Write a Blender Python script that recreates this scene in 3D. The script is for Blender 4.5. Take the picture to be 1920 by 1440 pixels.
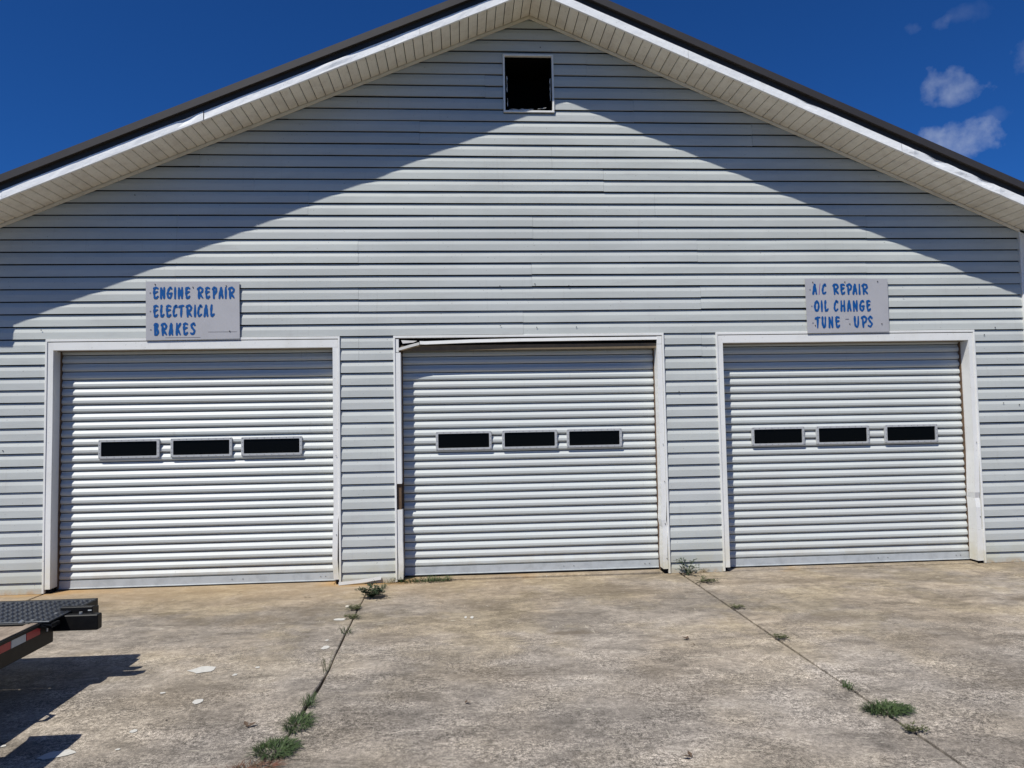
import bpy, bmesh, math, random
from mathutils import Vector, Matrix, noise

# ------------------------------------------------------------------ camera, sky, sun, exposure
sc = bpy.context.scene
for o in list(bpy.data.objects):
    bpy.data.objects.remove(o)
col = sc.collection
YAW, PIT, ROL = 0.0684530, 0.0532693, -0.0186410
def cam_axes():
    cy, sy, cp, sp = math.cos(YAW), math.sin(YAW), math.cos(PIT), math.sin(PIT)
    f = Vector((sy*cp, cy*cp, sp)); r = Vector((cy, -sy, 0)); u = r.cross(f)
    cr, sr = math.cos(ROL), math.sin(ROL)
    return r*cr+u*sr, u*cr-r*sr, f
RX, UP, FW = cam_axes()
cam = bpy.data.objects.new('camera', bpy.data.cameras.new('camera')); col.objects.link(cam)
cam.data.sensor_width = 36; cam.data.sensor_fit = 'HORIZONTAL'
cam.data.lens = 1390.0/1920*36
cam.data.clip_start = .05; cam.data.clip_end = 3000
M = Matrix(((RX.x, UP.x, -FW.x, 0), (RX.y, UP.y, -FW.y, -7.72968),
            (RX.z, UP.z, -FW.z, 1.59534), (0, 0, 0, 1)))
cam.matrix_world = M
sc.camera = cam

SUN = Vector((-0.79, -1.0, 1.895)).normalized()          # towards the sun
w = bpy.data.worlds.new('World'); sc.world = w; w.use_nodes = True
nt = w.node_tree; N = nt.nodes; Lk = nt.links
N.clear()
out = N.new('ShaderNodeOutputWorld'); bg = N.new('ShaderNodeBackground')
sky = N.new('ShaderNodeTexSky'); sky.sky_type = 'NISHITA'; sky.sun_disc = False
sky.sun_elevation = math.asin(SUN.z)
sky.sun_rotation = math.atan2(SUN.x, SUN.y)
sky.altitude = 2500; sky.air_density = 1.0; sky.dust_density = 0.0; sky.ozone_density = 3.0
SKY_STRENGTH = 0.05
bg.inputs['Strength'].default_value = SKY_STRENGTH
tc = N.new('ShaderNodeTexCoord')
def math_node(op, a=None, b=None, clamp=False):
    n = N.new('ShaderNodeMath'); n.operation = op; n.use_clamp = clamp
    for i, v in enumerate((a, b)):
        if v is None: continue
        if isinstance(v, (int, float)): n.inputs[i].default_value = v
        else: Lk.new(v, n.inputs[i])
    return n.outputs[0]
def dot_node(v, vec):
    n = N.new('ShaderNodeVectorMath'); n.operation = 'DOT_PRODUCT'
    Lk.new(v, n.inputs[0]); n.inputs[1].default_value = vec
    return n.outputs['Value']
nz = N.new('ShaderNodeTexNoise'); nz.inputs['Scale'].default_value = 26; nz.inputs['Detail'].default_value = 6
nz.inputs['Roughness'].default_value = .55
Lk.new(tc.outputs['Generated'], nz.inputs['Vector'])
nz2 = N.new('ShaderNodeTexNoise'); nz2.inputs['Scale'].default_value = 70; nz2.inputs['Detail'].default_value = 4
Lk.new(tc.outputs['Generated'], nz2.inputs['Vector'])
nsum = math_node('ADD', math_node('MULTIPLY', nz.outputs[0], 1.0), math_node('MULTIPLY', nz2.outputs[0], .45))
nofs = math_node('SUBTRACT', nsum, .72)
clouds = [((0.546, 0.757, 0.359), .046, .030, .85), ((0.5535, 0.776, 0.3045), .052, .032, 1.05),
          ((0.4984, 0.7564, 0.4237), .013, .010, .28), ((0.520, 0.7430, 0.4200), .014, .012, .34), ((0.5393, 0.7282, 0.4229), .03, .014, .16),
          ((0.596, 0.712, 0.371), .024, .026, .45), ((0.5798, 0.7477, 0.3238), .022, .012, .22),
          ((-.75, .55, .35), .09, .04, .6), ((.9, -.2, .38), .12, .05, .8), ((-.4, -.8, .42), .1, .05, .7), ((.2, .85, .2), .07, .03, .6)]
total = None
for c, a, b, amp in clouds:
    c = Vector(c).normalized(); t1 = Vector((0, 0, 1)).cross(c).normalized(); t2 = c.cross(t1)
    x = math_node('DIVIDE', dot_node(tc.outputs['Generated'], t1), a)
    y = math_node('DIVIDE', dot_node(tc.outputs['Generated'], t2), b)
    r2 = math_node('ADD', math_node('MULTIPLY', x, x), math_node('MULTIPLY', y, y))
    d = math_node('SUBTRACT', .60, r2)
    d = math_node('ADD', d, math_node('MULTIPLY', nofs, 2.6))
    d = math_node('MULTIPLY', d, .40, True)
    front = math_node('GREATER_THAN', dot_node(tc.outputs['Generated'], c), .5)
    d = math_node('MULTIPLY', math_node('MULTIPLY', d, front), amp)
    total = d if total is None else math_node('ADD', total, d)
total = math_node('MULTIPLY', total, .80)
total = math_node('MINIMUM', total, .70)
mixc = N.new('ShaderNodeMixRGB'); mixc.blend_type = 'MIX'
mixc.inputs['Color2'].default_value = (.62/SKY_STRENGTH, .68/SKY_STRENGTH, .78/SKY_STRENGTH, 1)
tint = N.new('ShaderNodeMixRGB'); tint.blend_type = 'MULTIPLY'; tint.inputs['Fac'].default_value = 1
tint.inputs['Color2'].default_value = (.27, .90, 1.80, 1)
Lk.new(sky.outputs[0], tint.inputs['Color1'])
Lk.new(tint.outputs[0], mixc.inputs['Color1']); Lk.new(total, mixc.inputs['Fac'])
Lk.new(mixc.outputs[0], bg.inputs['Color']); Lk.new(bg.outputs[0], out.inputs['Surface'])

sl = bpy.data.lights.new('sun', 'SUN'); sl.energy = 5.0; sl.angle = math.radians(.53); sl.color = (1.0, .975, .91)
so = bpy.data.objects.new('sun', sl); col.objects.link(so)
so.rotation_euler = SUN.to_track_quat('Z', 'Y').to_euler(); so.location = (-10, -12, 24)
vs = sc.view_settings
vs.view_transform = 'Standard'; vs.look = 'None'; vs.gamma = 1; vs.exposure = 0; vs.use_curve_mapping = False

# ------------------------------------------------------------------ helpers
rnd = random.Random(7)
def mesh_obj(name, verts, faces, mat=None, parent=None, smooth=False):
    me = bpy.data.meshes.new(name); me.from_pydata([tuple(v) for v in verts], [], faces); me.update()
    if mat: me.materials.append(mat)
    if smooth:
        for p in me.polygons: p.use_smooth = True
    o = bpy.data.objects.new(name, me); col.objects.link(o)
    if parent: o.parent = parent
    return o
def inst(name, me, parent=None, loc=(0, 0, 0), rot=(0, 0, 0)):
    o = bpy.data.objects.new(name, me); col.objects.link(o); o.location = loc; o.rotation_euler = rot
    if parent: o.parent = parent
    return o
def empty(name, loc=(0, 0, 0)):
    o = bpy.data.objects.new(name, None); col.objects.link(o); o.location = loc; o.empty_display_size = .2
    return o
def tag(o, label=None, cat=None, group=None, kind=None):
    if label: o['label'] = label
    if cat: o['category'] = cat
    if group: o['group'] = group
    if kind: o['kind'] = kind
    return o
class MB:
    def __init__(s): s.v = []; s.f = []
    def add(s, vs, fs):
        b = len(s.v); s.v += [tuple(v) for v in vs]; s.f += [tuple(i+b for i in f) for f in fs]
    def box(s, x0, x1, y0, y1, z0, z1):
        s.add([(x0, y0, z0), (x1, y0, z0), (x1, y1, z0), (x0, y1, z0), (x0, y0, z1), (x1, y0, z1), (x1, y1, z1), (x0, y1, z1)],
              [(0, 3, 2, 1), (4, 5, 6, 7), (0, 1, 5, 4), (1, 2, 6, 5), (2, 3, 7, 6), (3, 0, 4, 7)])
    def prism(s, poly, x0, x1, fn):
        """closed polygon swept between parameters x0 and x1; fn(param, p) gives the 3-D point"""
        n = len(poly)
        s.add([fn(x0, p) for p in poly]+[fn(x1, p) for p in poly],
              [(i, (i+1) % n, n+(i+1) % n, n+i) for i in range(n)]+[tuple(range(n))[::-1], tuple(range(n, 2*n))])
    def tube(s, pts, rad, n=8):
        pts = [Vector(p) for p in pts]; rings = []
        for i, p in enumerate(pts):
            t = (pts[min(i+1, len(pts)-1)]-pts[max(i-1, 0)]).normalized()
            a = t.orthogonal().normalized(); b = t.cross(a)
            r = rad[i] if isinstance(rad, (list, tuple)) else rad
            rings.append([p+(a*math.cos(2*math.pi*k/n)+b*math.sin(2*math.pi*k/n))*r for k in range(n)])
        vs = [q for ring in rings for q in ring]
        fs = [(i*n+k, i*n+(k+1) % n, (i+1)*n+(k+1) % n, (i+1)*n+k) for i in range(len(pts)-1) for k in range(n)]
        fs += [tuple(range(n))[::-1], tuple(range((len(pts)-1)*n, len(pts)*n))]
        s.add(vs, fs)
    def build(s, name, mat, parent=None, bevel=0, smooth=False):
        o = mesh_obj(name, s.v, s.f, mat, parent, smooth)
        bm = bmesh.new(); bm.from_mesh(o.data); bmesh.ops.recalc_face_normals(bm, faces=bm.faces)
        if bevel:
            bmesh.ops.bevel(bm, geom=list(bm.edges), offset=bevel, segments=1, affect='EDGES', clamp_overlap=True)
        bm.to_mesh(o.data); bm.free()
        return o
def box_obj(name, mat, parent, *a, bevel=0):
    m = MB(); m.box(*a); return m.build(name, mat, parent, bevel)

# ------------------------------------------------------------------ materials
class Mat:
    def __init__(s, name, base=(.5, .5, .5), rough=.6, metal=0, spec=.5):
        s.m = bpy.data.materials.new(name); s.m.use_nodes = True
        s.t = s.m.node_tree; s.b = s.t.nodes['Principled BSDF']
        s.b.inputs['Base Color'].default_value = (*base, 1)
        s.b.inputs['Roughness'].default_value = rough; s.b.inputs['Metallic'].default_value = metal
        s.b.inputs['Specular IOR Level'].default_value = spec
        s.pos = s.t.nodes.new('ShaderNodeNewGeometry').outputs['Position']
        s.c = None; s.base = base
    def n(s, t, **k):
        x = s.t.nodes.new(t)
        for a, v in k.items(): setattr(x, a, v)
        return x
    def link(s, a, b): s.t.links.new(a, b)
    def vec(s, scale=(1, 1, 1), loc=(0, 0, 0)):
        x = s.n('ShaderNodeMapping'); x.inputs['Scale'].default_value = scale; x.inputs['Location'].default_value = loc
        s.link(s.pos, x.inputs['Vector']); return x.outputs[0]
    def noise(s, scale, detail=4, rough=.55, vs=(1, 1, 1), loc=(0, 0, 0), dist=0):
        x = s.n('ShaderNodeTexNoise'); x.inputs['Scale'].default_value = scale; x.inputs['Detail'].default_value = detail
        x.inputs['Roughness'].default_value = rough; x.inputs['Distortion'].default_value = dist
        s.link(s.vec(vs, loc), x.inputs['Vector']); return x.outputs[0]
    def ramp(s, v, a, b, lo=0., hi=1.):
        x = s.n('ShaderNodeMapRange'); x.interpolation_type = 'SMOOTHSTEP'
        for i, q in zip((1, 2, 3, 4), (a, b, lo, hi)): x.inputs[i].default_value = q
        s.link(v, x.inputs[0]); return x.outputs[0]
    def mth(s, op, a, b=0.):
        x = s.n('ShaderNodeMath', operation=op)
        for i, q in enumerate((a, b)):
            if isinstance(q, (int, float)): x.inputs[i].default_value = q
            else: s.link(q, x.inputs[i])
        return x.outputs[0]
    def axis(s, i):
        x = s.n('ShaderNodeSeparateXYZ'); s.link(s.pos, x.inputs[0]); return x.outputs[i]
    def mix(s, fac, colr, blend='MIX'):
        x = s.n('ShaderNodeMixRGB', blend_type=blend)
        if s.c is None: x.inputs['Color1'].default_value = (*s.base, 1)
        else: s.link(s.c, x.inputs['Color1'])
        if isinstance(colr, tuple): x.inputs['Color2'].default_value = (*colr, 1)
        else: s.link(colr, x.inputs['Color2'])
        if isinstance(fac, (int, float)): x.inputs['Fac'].default_value = fac
        else: s.link(fac, x.inputs['Fac'])
        s.c = x.outputs[0]; s.link(s.c, s.b.inputs['Base Color']); return s
    def bump(s, h, strength=.3, dist=.01):
        x = s.n('ShaderNodeBump'); x.inputs['Strength'].default_value = strength; x.inputs['Distance'].default_value = dist
        s.link(h, x.inputs['Height'])
        if getattr(s, 'lastb', None): s.link(s.lastb, x.inputs['Normal'])
        s.lastb = x.outputs[0]; s.link(s.lastb, s.b.inputs['Normal']); return s
    def rnd(s):
        x = s.n('ShaderNodeObjectInfo'); return x.outputs['Random']
    def rough(s, v): s.link(v, s.b.inputs['Roughness']); return s

def siding_mat():
    m = Mat('vinyl siding', (.500, .520, .495), .5, spec=.15)
    m.mix(m.ramp(m.rnd(), 0, 1, 0, .55), (.455, .468, .462))
    m.mix(m.ramp(m.noise(1.1, 5, .6, (.6, 1, 2.2)), .42, .62, 0, .55), (.415, .432, .412))
    m.mix(m.ramp(m.noise(9, 5, .65, (.35, 1, 2.5)), .5, .8, 0, .5), (.40, .392, .385))
    m.mix(m.ramp(m.noise(5, 5, .7, (4, 1, .25)), .56, .8, 0, .30), (.32, .31, .285))          # runs
    # red clay splash at the foot of the wall
    z = m.axis(2)
    splash = m.mth('MULTIPLY', m.ramp(z, .42, .0, 0, .85), m.ramp(m.noise(4, 6, .7), .3, .7, .25, 1))
    m.mix(splash, (.43, .42, .33))
    clay = m.mth('MULTIPLY', m.ramp(z, .07, .0, 0, .8), m.ramp(m.noise(9, 6, .7), .35, .65, 0, 1))
    m.mix(clay, (.42, .28, .14))
    m.mix(m.ramp(m.noise(55, 2, .5), .70, .76, 0, .6), (.12, .11, .10))                        # specks
    m.bump(m.noise(1.4, 2, .5, (1, 1, .8)), .35, .012)
    m.bump(m.noise(60, 3, .6, (.12, 1, 2)), .12, .002)
    return m.m
def white_trim(name='white painted trim', base=(.76, .755, .725)):
    m = Mat(name, base, .45, spec=.35)
    m.mix(m.ramp(m.noise(3, 6, .7, (1, 1, .5)), .45, .8, 0, .45), (.58, .565, .52))
    m.mix(m.ramp(m.noise(38, 5, .7), .62, .72, 0, .7), (.30, .27, .22))
    z = m.axis(2)
    m.mix(m.mth('MULTIPLY', m.ramp(z, .5, .0, 0, .7), m.ramp(m.noise(6, 6, .7), .3, .65, .2, 1)), (.60, .55, .38))
    m.bump(m.noise(7, 3, .6), .3, .006)
    return m.m
def door_mat():
    m = Mat('rolling door enamel', (.530, .556, .538), .42, metal=0.0, spec=.25)
    m.mix(m.ramp(m.rnd(), 0, 1, 0, .6), (.49, .505, .492))
    m.mix(m.ramp(m.noise(2, 6, .65, (.5, 1, 1)), .45, .8, 0, .5), (.455, .46, .44))
    m.mix(m.ramp(m.noise(7, 6, .7, (3.5, 1, .4)), .56, .85, 0, .5), (.35, .335, .30))
    m.mix(m.ramp(m.noise(70, 2, .5), .71, .76, 0, .5), (.16, .15, .14))
    m.mix(m.mth('MULTIPLY', m.ramp(m.axis(2), .35, .0, 0, .6), m.ramp(m.noise(5, 6, .7), .35, .7, 0, 1)), (.41, .375, .30))
    m.bump(m.noise(2.2, 3, .6, (1, 1, 1)), .3, .01)
    return m.m
def soffit_mat():
    m = Mat('aged soffit vinyl', (.90, .85, .735), .5)
    m.mix(m.ramp(m.rnd(), 0, 1, 0, .5), (.80, .755, .65))
    m.mix(m.ramp(m.noise(6, 5, .65), .42, .7, 0, .5), (.64, .57, .47))
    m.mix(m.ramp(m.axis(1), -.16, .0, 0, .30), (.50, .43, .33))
    m.mix(m.ramp(m.noise(50, 3, .6), .64, .72, 0, .5), (.25, .2, .15))
    return m.m
def charcoal():
    m = Mat('charcoal roof metal', (.040, .035, .033), .5, spec=.4)
    m.mix(m.ramp(m.noise(4, 5, .6), .4, .8, 0, .5), (.056, .050, .046))
    m.bump(m.noise(5, 2), .2, .006)
    return m.m
def fascia_mat():
    m = Mat('white fascia metal', (.87, .87, .86), .38, spec=.5)
    m.mix(m.ramp(m.noise(9, 6, .7, (1, 1, 1)), .6, .72, 0, .5), (.55, .53, .48))
    m.mix(m.ramp(m.noise(45, 3, .7), .66, .72, 0, .7), (.28, .26, .24))
    m.bump(m.noise(8, 3, .6), .5, .012)
    return m.m
def concrete_mat():
    m = Mat('weathered concrete', (.318, .262, .196), .9, spec=.2)
    y = m.axis(1)
    near = m.ramp(m.mth('ADD', y, m.mth('MULTIPLY', m.noise(.9, 5, .65), 2.6)), .1, -2.2, 0, 1)   # 1 = away from the wall
    m.mix(near, (.292, .252, .206))
    m.mix(m.ramp(m.noise(.7, 5, .6, loc=(3, 1, 0)), .42, .60, 0, .6), (.285, .255, .222))
    m.mix(m.mth('MULTIPLY', m.ramp(m.noise(1.1, 5, .65, loc=(13, 4, 0)), .46, .60, 0, .7), m.ramp(near, 0, 1, .7, .2)), (.32, .262, .17))
    def mult(v):
        c = m.n('ShaderNodeCombineXYZ')
        for k in range(3): m.link(v, c.inputs[k])
        m.mix(1.0, c.outputs[0], 'MULTIPLY')
    # blotches left by water, tyres and years: four sizes
    mult(m.ramp(m.noise(.55, 4, .6, (1, 1.2, 1), (21, 6, 0), .5), .38, .62, .88, 1.10))
    mult(m.ramp(m.noise(1.5, 6, .68, (.8, 1.3, 1), (4, 6, 0), .9), .40, .60, .80, 1.12))
    mult(m.ramp(m.noise(4.2, 7, .74, (.8, 1.3, 1), (8, 3, 0), .7), .40, .60, .84, 1.12))
    mult(m.ramp(m.noise(2.3, 7, .72, (.40, 2.0, 1), (1, 7, 0), 1.4), .53, .66, 1.0, .76))
    mult(m.ramp(m.noise(12, 6, .75, (1, 1, 1), (6, 1, 0), .3), .38, .62, .84, 1.14))
    # exposed aggregate, stronger where the cream has worn off
    grain = m.noise(38, 8, .92); grain2 = m.noise(120, 5, .9, loc=(9, 2, 0))
    patch = m.ramp(m.noise(2.2, 5, .7, loc=(4, 8, 0)), .38, .62, .40, 1.15)
    worn = m.mth('MULTIPLY', m.mth('ADD', m.mth('MULTIPLY', near, .65), .30), patch)
    def grained(g, lo, hi, a, b):
        v = m.mth('SUBTRACT', m.ramp(g, lo, hi, a, b), 1.0)
        mult(m.mth('ADD', m.mth('MULTIPLY', v, worn), 1.0))
    grained(grain, .43, .57, .42, 1.62)
    grained(grain2, .42, .58, .55, 1.50)
    # clay washed out along the wall
    d = m.mth('ADD', m.mth('MULTIPLY', y, -1), m.mth('MULTIPLY', m.noise(1.3, 5, .6), .95))
    claym = m.ramp(d, 1.7, .45, 0, 1)
    xleft = m.ramp(m.axis(0), 2.6, -2.4, .10, 1)
    m.mix(m.mth('MULTIPLY', m.mth('MULTIPLY', claym, .50), xleft), (.39, .275, .15))
    d2 = m.mth('ADD', m.mth('MULTIPLY', y, -1), m.mth('MULTIPLY', m.noise(5, 5, .6), .22))
    band = m.ramp(d2, .30, .08, 0, .85)
    x = m.axis(0)
    g1 = m.ramp(m.mth('ABSOLUTE', m.mth('ADD', x, .98)), .62, .25, 0, 1); g2 = m.ramp(m.mth('ABSOLUTE', m.mth('ADD', x, 4.6)), 1.3, .5, 0, .8)
    sel = m.mth('MAXIMUM', m.mth('MAXIMUM', g1, g2), m.ramp(m.noise(1.7, 4, .6, loc=(4.4, 0, 0)), .5, .7, .04, .45))
    m.mix(m.mth('MULTIPLY', band, sel), (.43, .25, .09))
    # oil spots
    for (sx, sy, a, b, s_) in ((1.35, -.65, .55, .3, .6), (-1.8, -1.3, .8, .22, .35), (2.9, -1.9, .5, .2, .45), (.3, -2.9, .6, .25, .35), (5.3, -3.2, .7, .5, .35), (3.6, -3.4, .6, .3, .3), (-.2, -4.3, .7, .3, .3), (-1.7, -3.0, .6, .3, .3),(.84, -2.05, .26, .09, .7), (4.95, -1.55, .42, .14, .75), (3.1, -.55, .9, .16, .45), (-2.3, -.6, .7, .2, .3),
                               (.2, -1.15, .5, .2, .3), (4.6, -.6, .8, .16, .35), (1.2, -3.3, .5, .4, .3), (3.3, -2.6, .7, .3, .28)):
        v = m.n('ShaderNodeVectorMath', operation='SUBTRACT'); m.link(m.pos, v.inputs[0]); v.inputs[1].default_value = (sx, sy, 0)
        v2 = m.n('ShaderNodeVectorMath', operation='DIVIDE'); m.link(v.outputs[0], v2.inputs[0]); v2.inputs[1].default_value = (a, b, 1)
        v3 = m.n('ShaderNodeVectorMath', operation='LENGTH'); m.link(v2.outputs[0], v3.inputs[0])
        r = m.mth('ADD', v3.outputs['Value'], m.mth('MULTIPLY', m.mth('SUBTRACT', m.noise(6, 4, .7), .5), 1.6))
        m.mix(m.ramp(r, 1.1, .3, 0, s_), (.135, .108, .078))
    # scuffs: thin pale scrapes
    sc_ = m.ramp(m.noise(7, 2, .5, (.7, 5, 1), (2, 3, 0), 1.5), .700, .735, 0, .7)
    m.mix(sc_, (.52, .47, .38))
    sc2 = m.ramp(m.noise(5, 2, .5, (5, .6, 1), (8, 3, 0), 1.5), .715, .74, 0, .5)
    m.mix(sc2, (.50, .45, .37))
    m.bump(grain, .6, .006)
    m.bump(m.noise(1.5, 3, .5), .25, .03)
    return m.m
def wood_mat(name, base, dark):
    m = Mat(name, base, .8)
    m.mix(m.ramp(m.noise(10, 5, .7, (1, 1, 1)), .4, .7, 0, .8), dark)
    m.mix(m.ramp(m.noise(40, 4, .6, (3, .15, 3)), .45, .65, 0, .7), dark)
    return m.m
def plain(name, base, rough=.6, metal=0, spec=.5, var=.3, dark=None, sc=12, bump=0):
    m = Mat(name, base, rough, metal, spec)
    if dark is None: dark = tuple(c*.6 for c in base)
    m.mix(m.ramp(m.noise(sc, 5, .65), .4, .75, 0, var), dark)
    if bump: m.bump(m.noise(sc*3, 4, .6), bump, .004)
    return m.m
MT = dict(
    siding=siding_mat(), trim=white_trim(), door=door_mat(), soffit=soffit_mat(), charcoal=charcoal(), fascia=fascia_mat(),
    concrete=concrete_mat(), black=plain('painted darkness', (.006, .006, .006), .9, spec=0, var=0),  # flat black colour standing in for darkness inside recesses and gaps
    lap_black=plain('black lap shade backing', (.022, .021, .020), .95, spec=.05, var=.3),  # backing coloured near-black to deepen the shade lines under siding laps
    wood=wood_mat('weathered brown lumber', (.16, .10, .055), (.07, .042, .024)),
    deck=wood_mat('grey deck wood', (.34, .27, .20), (.17, .13, .095)),
    header=plain('brown header board', (.17, .125, .075), .8, var=.6),
    guide=plain('galvanised guide', (.10, .095, .085), .6, metal=.3),
    steel=plain('window frame grey', (.42, .43, .435), .5, var=.35, sc=30),
    rivet=plain('dull rivet', (.16, .16, .165), .6),
    glass=Mat('black tinted window pane', (.002, .002, .002), .25, spec=.12).m,
    rail=plain('door bottom rail', (.46, .485, .49), .4, metal=.1, var=.5, sc=9),
    sign=plain('faded sign board', (.41, .405, .42), .6, var=.5, dark=(.34, .335, .35), sc=4),
    blue=plain('blue brush paint', (.005, .083, .29), .6, spec=.2, var=.5, dark=(.005, .06, .20), sc=25),
    purple=plain('purple pen line', (.22, .10, .30), .6),
    screw=plain('rusty screw', (.06, .05, .045), .6),
    bullet=plain('grey paint dot', (.17, .17, .22), .7),
    tblack=plain('trailer black enamel', (.006, .006, .0065), .42, spec=.2, var=.5, dark=(.015, .014, .013), sc=18, bump=.1),
    tread=plain('worn tread steel', (.055, .06, .07), .36, metal=.55, var=.5, dark=(.02, .022, .026), sc=22),
    tapered=plain('red reflective tape', (.42, .022, .03), .35, var=.4, sc=30),
    tapew=plain('silver reflective tape', (.50, .52, .50), .35, var=.3, sc=30),
    rubber=plain('tyre rubber', (.02, .02, .02), .85),
    bolt=plain('zinc bolt', (.5, .5, .48), .35, metal=.7),
    soil=plain('joint soil', (.040, .030, .02), .95, var=.7, sc=30, bump=.5),
    field=plain('unseen dark grass', (.040, .058, .020), .95, spec=.1, var=.7, dark=(.065, .055, .03), sc=2, bump=.4),  # unseen ground kept dark to cut bounce light on the gable
    chip=plain('white paint splash', (.56, .54, .49), .8, var=.4, sc=40),
    leafdry=plain('dry brown leaf', (.10, .065, .04), .8),
    paper=plain('torn white wrap', (.60, .58, .55), .7),
    stone=plain('pale pebble', (.5, .46, .38), .9),
    flash=plain('bent white flashing', (.50, .49, .46), .5, var=.6, dark=(.45, .42, .37), sc=16),
)
def green(name, a, b):
    m = Mat(name, a, .6, spec=.3)
    m.mix(m.ramp(m.noise(40, 3, .6), .38, .65, 0, 1), b)
    m.b.inputs['Subsurface Weight'].default_value = 0
    return m.m
MT['grass'] = green('crabgrass', (.062, .095, .030), (.030, .052, .018))
MT['weed'] = green('dark leafy weed', (.05, .075, .035), (.028, .045, .022))
MT['olive'] = green('olive creeping weed', (.11, .115, .05), (.06, .07, .03))
MT['deadgrass'] = green('reddish dead grass', (.16, .07, .045), (.10, .07, .04))

# ------------------------------------------------------------------ the setting: ground and driveway
gm = MB(); gm.add([(-400, -400, -.16), (400, -400, -.16), (400, 400, -.16), (-400, 400, -.16)], [(0, 1, 2, 3)])
tag(gm.build('ground', MT['field']), kind='structure')
drive = tag(empty('driveway'), kind='structure')
JX = [-7.6, -4.15, -.925, 2.262, 5.46, 8.9]
def edge(i, y):
    x = JX[i]
    if i == 2:
        x += .045*noise.noise(Vector((y*.55, 3.1, 0)))+.012*noise.noise(Vector((y*3.2, 1.1, 0)))
    else:
        x += .006*noise.noise(Vector((y*2.2, i*5., 0)))
    return x
def gapw(i, y):
    if i == 2:
        return max(.003, .0045+.007*noise.noise(Vector((y*1.1, 9.3, 0)))+.007*math.exp(-((y+3.15)/.38)**2))
    return .0110+.002*noise.noise(Vector((y*3, 2.2, 0)))
for i in range(len(JX)-1):
    ys = [-9.6+.1*k for k in range(96)]+[-.012]  # slabs end early behind the camera to limit bounce light
    vs, fs = [], []
    for y in ys:
        xl = edge(i, y)+gapw(i, y); xr = edge(i+1, y)-gapw(i+1, y)
        e = .006
        vs += [(xl, y, -.10), (xl, y, -e), (xl+e, y, 0), (xr-e, y, 0), (xr, y, -e), (xr, y, -.10)]
    for k in range(len(ys)-1):
        a = 6*k; b = a+6
        fs += [(a+j, a+j+1, b+j+1, b+j) for j in range(5)]
    n = len(vs); fs.append((n-6, n-5, n-4, n-3, n-2, n-1))
    o = mesh_obj('concrete_slab', vs, fs, MT['concrete'], drive)
    bm = bmesh.new(); bm.from_mesh(o.data); bmesh.ops.recalc_face_normals(bm, faces=bm.faces); bm.to_mesh(o.data); bm.free()
for i in range(1, len(JX)-1):
    ys = [-9.6+.2*k for k in range(48)]+[-.02]
    vs = []
    for y in ys:
        x = edge(i, y); z = -.030-.012*noise.noise(Vector((y*4, i, 0)))
        vs += [(x-.06, y, z), (x+.06, y, z)]
    mesh_obj('joint_soil', vs, [(2*k, 2*k+1, 2*k+3, 2*k+2) for k in range(len(ys)-1)], MT['soil'], drive)
# thresholds under the three doors: the edge of the floor slab
DOORS = [(-4.150, -1.248, .014, -.002), (-.690, 2.146, .040, .016), (2.722, 5.602, .022, .004)]   # trim outer x0, x1, door bottom z, floor z
for (a, b, zb, zf) in DOORS:
    box_obj('floor_edge', MT['concrete'], drive, a+.07, b-.07, .000, .9, -.1, zf+.003, bevel=.004)
box_obj('floor_edge', MT['concrete'], drive, -5.2, 6.6, .02, 1.2, -.14, -.006)
# paint splashes and pale chips on the concrete
def splat(x, y, a, b, rot, seed, name='paint_splash', mat='chip', n=14, z=.0035):
    r = random.Random(seed); vs = []
    for k in range(n):
        t = 2*math.pi*k/n; q = 1+r.uniform(-.22, .2)
        dx, dy = a*q*math.cos(t), b*q*math.sin(t)
        vs.append((x+dx*math.cos(rot)-dy*math.sin(rot), y+dx*math.sin(rot)+dy*math.cos(rot), z))
    mesh_obj(name, vs, [tuple(range(n))], MT[mat], drive)
SPL = [(380, 1256, 24, 5.5, .12), (372, 1316, 9, 5, 0), (610, 1215, 7, 3, 0), (613, 1201, 3, 1.2, 0), (105, 1416, 32, 7, .35), (305, 1300, 5, 1.5, 0), (483, 1252, 4, 1.5, 0),
       (637, 1162, 12, 2, .1), (440, 1266, 4, 2, 0), (885, 1158, 3, 2.4, 0), (250, 1372, 7, 3, .3), (873, 1158, 2.5, 2, 0), (221, 1406, 4, 1.5, .2), (5, 1400, 6, 2, .5)]
def ground_pt(u, v, z=0.):
    d = RX*((u-960)/1390)+UP*((720-v)/1390)+FW
    t = (z-cam.location.z)/d.z if False else (z-1.59534)/d.z
    return Vector((0, -7.72968, 1.59534))+d*t
# (positions were measured once from the photograph and are plain coordinates on the slab)
for k, (u, v, a, b, rot) in enumerate(SPL):
    p = ground_pt(u, v); q = ground_pt(u+a, v); t = ground_pt(u, v-b)
    splat(p.x, p.y, (q-p).length, max(.006, (t-p).length), rot*1.2, k+3)

# ------------------------------------------------------------------ the building
AX, AZ, SLL, SLR = .785, 5.965, .4205, .430
XL, XR = -4.64, 6.19
OV = .485
def zs(x): return AZ-(SLL*(AX-x) if x < AX else SLR*(x-AX))
def xl_at(z): return max(XL, AX-(AZ-z)/SLL)
def xr_at(z): return min(XR, AX+(AZ-z)/SLR)
bld = tag(empty('repair_garage', (AX, 0, 0)), 'grey vinyl sided gable garage with three white roll-up doors', 'building')
bld.location = (0, 0, 0)
P = .127; Z0 = 2.53
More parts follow.
